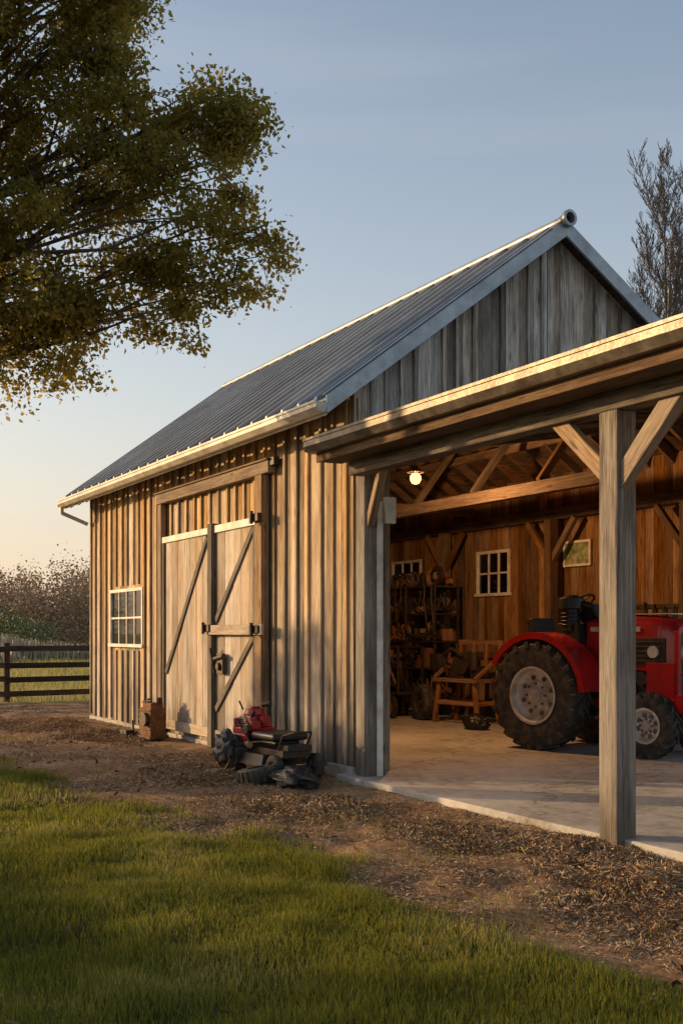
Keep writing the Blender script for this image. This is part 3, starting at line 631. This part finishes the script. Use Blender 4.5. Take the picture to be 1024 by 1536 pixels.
def lump(name,loc,sz,seed,mat,amp=.35,parent=None,sub=4):
    import bmesh
    bm=bmesh.new(); bmesh.ops.create_icosphere(bm,subdivisions=sub,radius=1)
    from mathutils import noise as N
    for v in bm.verts:
        c0=v.co.copy(); n=N.fractal(c0*2.2+Vector((seed,0,0)),.6,2.1,4); r=abs(N.noise(c0*3.5+Vector((0,seed,0)))); r2=abs(N.noise(c0*8+Vector((seed,seed,0)))); k=1+amp*n-.35*r-.16*r2
        v.co*=k; v.co.x*=sz[0];v.co.y*=sz[1];v.co.z*=sz[2]
        if v.co.z<-sz[2]*.45: v.co.z=-sz[2]*.45
    m=D.meshes.new(name); bm.to_mesh(m); bm.free(); m.materials.append(M[mat]); o=D.objects.new(name,m); o.location=loc; link(o,parent)
    for p in m.polygons: p.use_smooth=True
    return o
lump('draped_sheet',(-.04,-.33,.24),(.24,.13,.24),3,'tarp',parent=mw)
lump('black_plastic_bag',(.20,-.84,.04),(.42,.25,.14),9,'tarp')
bt=empty('old_tyre',(-.12,-1.06,.06)); s=MB(); s.revolve([(.12,-.05),(.13,-.08),(.22,-.08),(.25,-.04),(.25,.04),(.22,.08),(.13,.08),(.12,.05)],(0,0,0),'z',30)
for i in range(24):
    a=2*math.pi*i/24; s.box((math.cos(a)*.25,math.sin(a)*.25,0),(.02,.035,.13),0,Matrix.Rotation(a,3,'Z'))
o=s.obj('tyre_ring',['rubber'],bt,smooth=True); bt.rotation_euler=(R(8),R(-6),0)
en=empty('rusty_engine',(-5.28,-.44,-.02),R(10))
s=MB(); s.box((0,0,.26),(.34,.26,.42)); s.box((0,0,.50),(.26,.2,.08)); s.box((-.02,0,.04),(.44,.32,.05)); s.cyl((-.1,0,.54),(-.1,0,.60),.04,n=10)
for k in range(5): s.b6(-.175,.175,-.145,-.132,.14+k*.07,.165+k*.07)
s.obj('block',['rust'],en,bevel=.012)
s=MB(); s.cyl((.05,-.12,.3),(.05,-.2,.3),.10,n=18); s.cyl((-.24,0,.12),(-.24,0,.36),.035,n=8); s.cyl((-.24,0,.35),(-.1,0,.42),.03,n=8); s.cyl((.1,.05,.54),(.1,.05,.62),.05,n=12); s.cyl((-.14,-.1,.55),(.14,-.1,.58),.012,n=6)
s.cyl((-.3,-.15,.04),(-.55,-.1,.05),.05,n=10); s.box((-.42,-.2,.06),(.2,.14,.12)); s.cyl((-.5,-.05,.02),(-.62,-.0,.24),.02,n=8); s.path([(-.3,-.2,.05),(-.6,-.24,.03),(-.75,-.12,.03),(-.6,0,.04),(-.4,-.05,.08)],.02,7)
s.obj('fittings',['iron'],en,bevel=.006)
# ------------------------------------------------------------------ interior objects
sh=empty('storage_shelf',(-7.35,5.5,.03))
s=MB()
for x in(-1.0,0.05,1.0):
    for y in(-.25,.25): s.b6(x-.02,x+.02,y-.02,y+.02,0,2.5)
for z in(.35,.85,1.35,1.85,2.35): s.b6(-1.03,1.03,-.28,.28,z,z+.03)
s.obj('rack',['iron'],sh,bevel=.004)
s=MB(); r=random.Random(5)
for z in(.385,.885,1.385,1.885,2.385):
  for row in(-.16,.12):
    x=-.97
    while x<.9:
        w=r.uniform(.05,.26); h=r.uniform(.1,.46 if z<2.3 else .34); k=r.random(); mt=r.choice([0,0,0,0,1,2,3])
        if k<.2: s.box((x+w/2,row+r.uniform(-.05,.05),z+h*.4),(w*.9,.2,h*.8),mt,Matrix.Rotation(r.uniform(-.4,.4),3,'Z'))
        elif k<.4: s.cyl((x+w/2,row,z),(x+w/2,row,z+h*.8),w*.42,w*.38,14,mt)
        elif k<.8:
            s.cyl((x+w/2,row-.05,z),(x+w/2+r.uniform(-.15,.15),row,z+h*1.1),.015,.02,6,mt); s.cyl((x,row-.05,z+.07),(x+w,row,z+.09),.06,.05,10,mt); s.box((x+w/2,row,z+h),(.1,.06,.06),0); s.path([(x,row-.1,z+.05),(x+w*.4,row-.14,z+h*.8),(x+w,row-.1,z+h*.3)],.014,5,mt)
        else: s.revolve([(w*.4,-.03),(w*.7,-.03),(w*.7,.03),(w*.4,.03)],(x+w/2,row-.04,z+w*.7),'y',20,mt)
        x+=w*.75+r.uniform(0,.04)
for i in range(10):
    x=r.uniform(-1,1); s.path([(x,-.3,2.4),(x+.05,-.34,2.1),(x+r.uniform(-.1,.15),-.33,1.7),(x+.1,-.31,1.5)],.018,6)
s.obj('cans_tools_and_parts',['iron','rust','furn','steel'],sh,bevel=.005)
ot=empty('spare_wheel',(-5.95,4.75,.34),R(-8)); s=MB(); swheel(s,(0,0,0),.32,.2,.15); s.obj('tyre_and_rim',['rubber','iron'],ot,smooth=True)
ot=empty('spare_wheel',(-7.9,4.6,.30),R(20)); s=MB(); swheel(s,(0,0,0),.28,.18,.13); s.obj('tyre_and_rim',['rubber','iron'],ot,smooth=True)
ct=empty('machinery_cart',(-6.9,4.75,.03),R(5)); s=MB(); s.b6(-.75,.5,-.3,.3,.42,.47); s.beam((-.75,0,.45),(-1.2,0,.8),.05,.05)
for x in(-.68,.45):
    for y in(-.27,.27): s.b6(x-.02,x+.02,y-.02,y+.02,.47,1.25)
s.b6(-.7,.47,-.29,-.25,1.25,1.29);s.b6(-.7,.47,.25,.29,1.25,1.29); s.obj('cart_bed',['iron'],ct,bevel=.004)
s=MB(); swheel(s,(-.55,-.33,.21),.21,.08,.13); swheel(s,(-.55,.33,.21),.21,.08,.13); swheel(s,(.3,-.33,.21),.21,.08,.13); swheel(s,(.3,.33,.21),.21,.08,.13); s.box((-.2,0,.62),(.45,.36,.26)); s.cyl((-.2,-.25,.72),(-.2,.25,.72),.15,n=18); s.cyl((.15,0,.5),(.15,0,1.0),.06,n=12); s.cyl((.15,-.1,.95),(-.35,-.1,1.05),.03,n=8); s.revolve([(.16,-.03),(.2,-.03),(.2,.03),(.16,.03)],(.25,-.2,.75),'y',22)
s.path([(-.5,-.2,.5),(-.45,-.25,.9),(-.2,-.28,1.1),(.1,-.25,1.0),(.3,-.2,.6)],.025,8,1); s.obj('machinery',['iron','rust'],ct,smooth=True)
wb=empty('wooden_workbench',(-5.0,5.0,.03),R(6)); wb.scale=(1.2,1.1,1.2)
s=MB()
for x in(-.4,.4):
    for y in(-.22,.22): s.beam((x*1.15,y,0),(x*.92,y*.9,.58),.06,.06)
s.b6(-.46,.46,-.27,.27,.58,.63); s.b6(-.4,.4,-.24,-.2,.26,.32);s.b6(-.4,.4,.2,.24,.26,.32); s.b6(-.44,-.4,-.2,.2,.26,.32); s.b6(.4,.44,-.2,.2,.26,.32)
for x in(-.44,-.15,.12,.39): s.beam((x+.025,.225,.63),(x+.025,.29,1.12),.04,.05)
s.b6(-.46,.46,.27,.31,1.10,1.17); s.beam((-.44,-.25,.63),(-.44,.25,.95),.04,.05); s.beam((.44,-.25,.63),(.44,.25,.95),.04,.05); s.obj('bench_frame',['furn'],wb,bevel=.006)
s=MB(); s.box((-.1,0,.76),(.3,.24,.26),0,None,None,None,(.7,.7)); s.cyl((.0,-.14,.84),(.0,.14,.84),.16,n=18); s.cyl((-.2,0,.86),(-.2,0,1.12),.03,n=8); s.box((.25,.02,.72),(.18,.2,.18)); s.cyl((.2,0,.8),(.34,0,1.0),.02,n=8); s.path([(-.3,-.1,.66),(-.35,-.15,.95),(-.1,-.2,1.05),(.1,-.18,.95)],.025,8); s.cyl((.25,-.08,.75),(.25,-.08,1.0),.06,n=12); s.obj('bench_grinder',['iron'],wb,bevel=.01)
lump('tool_bag',(-3.9,4.4,.12),(.28,.18,.17),17,'dark',.2)
s=MB(); s.cyl((0,0,0),(0,0,.85),.29,n=28); 
for z in(.02,.28,.56,.83): s.revolve([(.29,z-.012),(.302,z),(.29,z+.012)],(0,0,0),'z',28,0,False)
s.obj('oil_drum',['rust'],None,smooth=True,loc=(-8.9,4.9,.03))
s=MB()
for x,h in((-4.55,1.6),(-4.4,1.5),(-4.2,1.65)): s.cyl((x,5.5,.03),(x+.05,YB-.04,h),.016,n=6)
s.box((-4.5,YB-.1,1.55),(.22,.02,.16)); s.b6(-4.25,-4.0,YB-.06,YB-.02,1.5,1.62)
s.obj('garden_tools',['beam'],None)
s=MB(); r=random.Random(3)
for i in range(12):
    x=-2.9+i*.2; z=1.9+r.uniform(-.1,.1); s.cyl((x,YB-.05,z),(x,YB-.02,z),.015,n=6); s.b6(x-.02,x+.02,YB-.06,YB-.04,z-r.uniform(.15,.5),z)
s.b6(-3,-.5,YB-.03,YB-.005,1.92,1.98); s.obj('tool_rack',['iron'],None)
# ------------------------------------------------------------------ fence
fn=empty('paddock_fence'); s=MB(); y=-30
while y<26:
    s.box((-15.7,y,.62),(.13,.13,1.42),0,None,None,2)
    for z in(.16,.49,.82,1.18): s.beam((-15.62+random.uniform(-.01,.01),y-.05,z+random.uniform(-.02,.02)),(-15.62,y+2.75,z+random.uniform(-.02,.02)),.03,.13)
    y+=2.7
s.obj('posts_and_rails',['fence'],fn,bevel=.008)
# ------------------------------------------------------------------ trees
def leafquads(P,size,r,squash=.6):
    n=len(P); a=r.normal(size=(n,3)); a/=np.linalg.norm(a,axis=1,keepdims=True); b=r.normal(size=(n,3)); b-=a*(a*b).sum(1,keepdims=True); b/=np.linalg.norm(b,axis=1,keepdims=True)
    s_=size*r.uniform(.6,1.3,(n,1)); a=a*s_*.5; b=b*s_*.5*squash
    c=np.cross(a,b); c/= np.linalg.norm(c,axis=1,keepdims=True)+1e-9
    return np.stack([P-a,P+b+c*s_*.1,P+a,P-b+c*s_*.1],1)
def oak(name,loc,rz,lobes,ncl,nleaf,lsize,seed,trunk_h,trunk_r,csize=.20):
    r=np.random.default_rng(seed); rd=random.Random(seed); e=empty(name,loc,rz); s=MB()
    top=Vector((0,0,trunk_h)); p=Vector((0,0,-.1)); 
    for k in range(6):
        q=Vector((rd.uniform(-.08,.08)*k*.4,rd.uniform(-.08,.08)*k*.4,trunk_h*(k+1)/6)); s.cyl(p,q,trunk_r*(1.25-.09*k) if k else trunk_r*1.6,trunk_r*(1.25-.09*(k+1)),10,caps=False); p=q
    top=p; P=[];T=[]
    wsum=sum(l[3]**2.0 for l in lobes)
    for (lx_,ly_,lz_,lr) in lobes:
        c=Vector((lx_,ly_,lz_)); 
        pts=[top]; n=5
        for k in range(1,n+1):
            f=k/n; v=top.lerp(c,f)+Vector((rd.uniform(-.2,.2),rd.uniform(-.2,.2),math.sin(f*3.14)*.35*(1 if rd.random()<.6 else -.4)))
            pts.append(v)
        r0=trunk_r*.30*min(1,lr/1.5)+.015
        for k in range(n): s.cyl(pts[k],pts[k+1],r0*(1-k/n*.8),r0*(1-(k+1)/n*.8),7,caps=False)
        m=int(ncl*lr**2.0/wsum)+3; subs=[]
        for k in range(max(4,int(m/8))):
            d=Vector((rd.gauss(0,1),rd.gauss(0,1),rd.gauss(0,.9))).normalized()*lr*rd.uniform(.35,1.05); sp_=c+d; subs.append(sp_)
            o=pts[rd.choice([3,4,5])]; mid=o.lerp(sp_,.5)+Vector((rd.uniform(-.1,.1),rd.uniform(-.1,.1),.12)); s.cyl(o,mid,r0*.28+.006,.012,5,caps=False); s.cyl(mid,sp_,.012,.006,4,caps=False)
        for k in range(m):
            sb=rd.choice(subs); cc=sb+Vector((rd.gauss(0,1),rd.gauss(0,1),rd.gauss(0,.8)-.3))*(.13+.07*lr)
            s.cyl(sb,cc,.006,.003,3,caps=False)
            nl=int(nleaf*rd.uniform(.5,1.5)); q=np.array(cc)
            P.append(q+r.normal(size=(nl,3))*csize*np.array([1,1,.75])*rd.uniform(.6,1.1)); T.append(np.clip(rd.uniform(0,.7)+r.random(nl)*.4,0,1))
    P=np.concatenate(P);T=np.concatenate(T)
    s.obj('trunk_and_limbs',['bark'],e,smooth=True)
    quads('leaves',leafquads(P,lsize,r),T,'leaf',e); return e
CAMR=R(61.27)
lob=[(4.6,.2,7.5,.9),(5.45,.2,7.75,.55),(5.9,.1,7.5,.35),(5.35,-.2,6.35,.6),(5.8,.1,6.15,.42),(5.5,.1,5.6,.35),(5.7,0,6.75,.35),(3.9,0,6.9,1.15),(3.4,-.2,5.7,.75),(4.75,.3,5.9,.6),(4.85,.1,5.3,.38),(4.3,.1,5.25,.33),(3.3,0,5.0,.45),(3.7,0,5.1,.4),(3.65,.1,4.7,.25),(2.8,.1,5.2,.5),(3.2,.0,4.65,.35),(4.2,.2,5.7,.45),(3.0,.3,7.7,1.5),(1.9,-.4,8.0,1.7),(3.5,.2,9.3,1.35),(1.5,.5,10.2,1.8),(4.3,-.3,8.5,.8),
     (2.9,.2,6.0,.8),(5.4,.1,7.1,.55),(-1.8,0,7.8,1.6),(-1,.8,10,1.7),(0,-2.2,8,1.6),(.4,2.3,8.2,1.5),(2.3,-1.4,8.6,1.2),(2.2,.1,6.4,.9)]
R_=Vector((.4807,.8769));F_=Vector((-.8769,.4807))
bx,by=(Vector((10.785,-6.06))+R_*-6.9+F_*13)
oak('oak_tree',(bx,by,0),CAMR,lob,2500,72,.07,11,4.2,.30,.125)
lob2=[(0,0,3.4,1.3),(1.1,.3,3.0,1.0),(-1.1,-.2,3.2,1.1),(.2,-.4,4.5,1.0),(0,.6,2.3,.9),(-.4,1.2,3.6,.9)]
oak('oak_tree',(-6.0,-16.5,0),0,[(a*1.1,b*1.1,c*.76,d*.95) for a,b,c,d in lob2],520,26,.13,5,1.3,.14,.20)
oak('oak_tree',(-4.1,-18.3,0),1,[(a*1.1,b*1.1,c*.80,d*.95) for a,b,c,d in lob2],520,26,.13,6,1.3,.16,.20)
oak('oak_tree',(-2.0,-20.3,0),2,[(a*1.2,b*1.2,c*.9,d) for a,b,c,d in lob2],520,26,.14,8,1.4,.16,.20)
oak('oak_tree',(-12.7,-12.1,0),2,[(a*1.0,b*1.0,c*.92,d*1.0) for a,b,c,d in lob2],400,26,.13,9,1.6,.14,.20)
def bare2(name,loc,h,seed,r0=.2,ns=3):
    rd=random.Random(seed); e=empty(name,loc); s=MB()
    def limb(p,d,L,r,lev):
        n=7; q=p
        for k in range(n):
            d=(d+Vector((rd.gauss(0,.08),rd.gauss(0,.08),.06 if lev==0 else .09))).normalized(); nq=q+d*L/n; s.cyl(q,nq,max(.007,r*(1-.85*k/n)),max(.005,r*(1-.85*(k+1)/n)),6 if lev<1 else 3,caps=False); q=nq
            if lev<4 and (lev>0 or k>0) and (lev<3 or rd.random()<.5):
                for _ in range((3,2,1,1)[lev]):
                    ax=Vector((rd.gauss(0,1),rd.gauss(0,1),rd.gauss(0,.3))).normalized(); f=rd.uniform(.2,.33) if lev==0 else rd.uniform(.34,.55)
                    limb(q,(d+ax*rd.uniform(.45,.8)).normalized(),L*(1-.5*k/n)*f,max(.008,r*(1-.85*(k+1)/n)*.5),lev+1)
    for k in range(ns):
        a=k*2.1+seed; limb(Vector((0,0,-.1)),Vector((math.cos(a)*.10,math.sin(a)*.10,1)).normalized(),h*rd.uniform(.82,1.0),r0,0)
    s.obj('trunk_and_branches',['twig'],e)
bare2('bare_tree',(-12.75,17.5,0),13.6,12,.14)
bare2('bare_tree',(-13.9,20.0,0),14.5,9,.16)
def mass(name,lobes,n,size,mat,seed):
    r=np.random.default_rng(seed); P=[];T=[]
    for (x,y,z,rx,rz_) in lobes:
        k=n; d=r.normal(size=(k,3)); d/=np.linalg.norm(d,axis=1,keepdims=True); rad=r.random((k,1))**.4*(1+.25*np.sin(d[:,:1]*7+x)*np.cos(d[:,2:]*6))
        p=d*rad*np.array([rx,rx,rz_])+np.array([x,y,z]); p[:,2]=np.abs(p[:,2]); P.append(p); T.append(np.clip(r.uniform(0,.8)+r.random(k)*.3,0,1))
    P=np.concatenate(P);T=np.concatenate(T); return quads(name,leafquads(P,size,r,.7),T,mat)
cam0=Vector((10.785,-6.06)); lobs=[];rd=random.Random(2)
for i in range(180):
    u=rd.uniform(-95,80) if i<90 else rd.uniform(-55,-10); dd=rd.uniform(100,140); pos=cam0+R_*u+F_*dd; h=rd.uniform(5.5,9.3)*(1 if u<-8 else .45); lobs.append((pos.x,pos.y,h*.48,rd.uniform(1.8,3.6),h*.5))
mass('distant_treeline',lobs,1200,.26,'farleaf',3)
lobs=[]
for i in range(20):
    u=rd.uniform(-34,-19) if i<13 else rd.uniform(-60,-30); dd=rd.uniform(72,86); pos=cam0+R_*u+F_*dd; h=rd.uniform(2.0,4.0); lobs.append((pos.x,pos.y,h*.45,rd.uniform(1.0,1.9),h*.5))
mass('shrubs',lobs,1800,.16,'shrub',4)
r=np.random.default_rng(8); n=26000; u=r.uniform(-40,-5,n); dd=r.uniform(52,64,n); x=cam0.x+R_.x*u+F_.x*dd; y=cam0.y+R_.y*u+F_.y*dd; k=vnoise(x,y,.25,77)>.3; x=x[k];y=y[k];n=len(x)
h=r.uniform(.4,1.3,n)*(.4+vnoise(x,y,.3,78)); th=r.uniform(0,6.28,n); w=.05; z=hfun(x,y)
cx,sx=np.cos(th)*w,np.sin(th)*w; l1=r.normal(0,.15,n);l2=r.normal(0,.15,n)
quads('reeds',np.stack([np.stack([x-cx,y-sx,z],-1),np.stack([x+cx,y+sx,z],-1),np.stack([x+cx*.5+l1,y+sx*.5+l2,z+h],-1),np.stack([x-cx*.5+l1,y-sx*.5+l2,z+h],-1)],1),r.random(n),'reed')
# ------------------------------------------------------------------ light
EL=12.0; sd=Vector((-.70,-.714,0)).normalized(); sdir=Vector((sd.x*math.cos(R(EL)),sd.y*math.cos(R(EL)),math.sin(R(EL))))
sl=D.lights.new('sun','SUN'); sl.energy=5.0; sl.angle=R(.6); sl.color=(1,.645,.30); so=D.objects.new('sun',sl); so.rotation_euler=sdir.to_track_quat('Z','Y').to_euler(); so.location=(-20,-20,12); link(so)
w=D.worlds.new('World'); scene.world=w; w.use_nodes=True; nt=w.node_tree; bg=nt.nodes['Background']
sk=nt.nodes.new('ShaderNodeTexSky'); sk.sky_type='NISHITA'; sk.sun_disc=False; sk.sun_elevation=R(EL); sk.sun_rotation=math.atan2(sdir.x,sdir.y); sk.air_density=1.0; sk.dust_density=2.0; sk.ozone_density=1.0
tc=nt.nodes.new('ShaderNodeTexCoord'); sep=nt.nodes.new('ShaderNodeSeparateXYZ'); nt.links.new(tc.outputs['Generated'],sep.inputs[0])
def wm(op,a,b=0.,c=None,clamp=False):
    n=nt.nodes.new('ShaderNodeMath'); n.operation=op;n.use_clamp=clamp
    for i,v in enumerate((a,b)+((c,) if c is not None else ())):
        if hasattr(v,'is_output'): nt.links.new(v,n.inputs[i])
        else: n.inputs[i].default_value=v
    return n.outputs[0]
def wmix(fac,a,b,mode='MIX'):
    n=nt.nodes.new('ShaderNodeMix'); n.data_type='RGBA'; n.blend_type=mode
    for i,v in((0,fac),(6,a),(7,b)):
        if hasattr(v,'is_output'): nt.links.new(v,n.inputs[i])
        else: n.inputs[i].default_value=v if i==0 else (*v,1)
    return n.outputs[2]
up=wm('SUBTRACT',1.0,wm('ABSOLUTE',sep.outputs[2]),clamp=True)
hz=wm('POWER',up,3.6); hz2=wm('POWER',up,11.0)
mp=nt.nodes.new('ShaderNodeMapping'); mp.inputs['Scale'].default_value=(1.2,1.2,9); nt.links.new(tc.outputs['Generated'],mp.inputs[0])
nz=nt.nodes.new('ShaderNodeTexNoise'); nz.inputs['Scale'].default_value=1.6; nz.inputs['Detail'].default_value=7; nt.links.new(mp.outputs[0],nz.inputs[0])
cl=wm('MULTIPLY',wm('MULTIPLY_ADD',nz.outputs['Fac'],4.0,-2.0,clamp=True),.12)
sk2=wmix(1.0,sk.outputs[0],(1.62,1.50,1.45),'MULTIPLY')
fac=wm('ADD',wm('MULTIPLY',hz,.82),cl,clamp=True)
c1=wmix(fac,sk2,(4.9,4.75,4.55))
toward=wm('ADD',wm('MULTIPLY',sep.outputs[0],sd.x),wm('MULTIPLY',sep.outputs[1],sd.y))
wf=wm('MULTIPLY',wm('MULTIPLY_ADD',toward,1.3,.15,clamp=True),hz2)
c2=wmix(wf,c1,(7.2,5.0,2.9))
nt.links.new(c2,bg.inputs[0]); bg.inputs[1].default_value=.15
# ------------------------------------------------------------------ camera
cd=D.cameras.new('camera'); cd.sensor_fit='HORIZONTAL'; cd.sensor_width=36; cd.lens=36*1700/1024; cd.shift_y=182/1024; cd.clip_end=5000; cd.clip_start=.1
co=D.objects.new('camera',cd); co.location=(10.785,-6.06,1.55); co.rotation_euler=(R(90),0,CAMR); link(co); scene.camera=co
scene.view_settings.view_transform='Standard'; scene.view_settings.look='None'; scene.view_settings.exposure=0
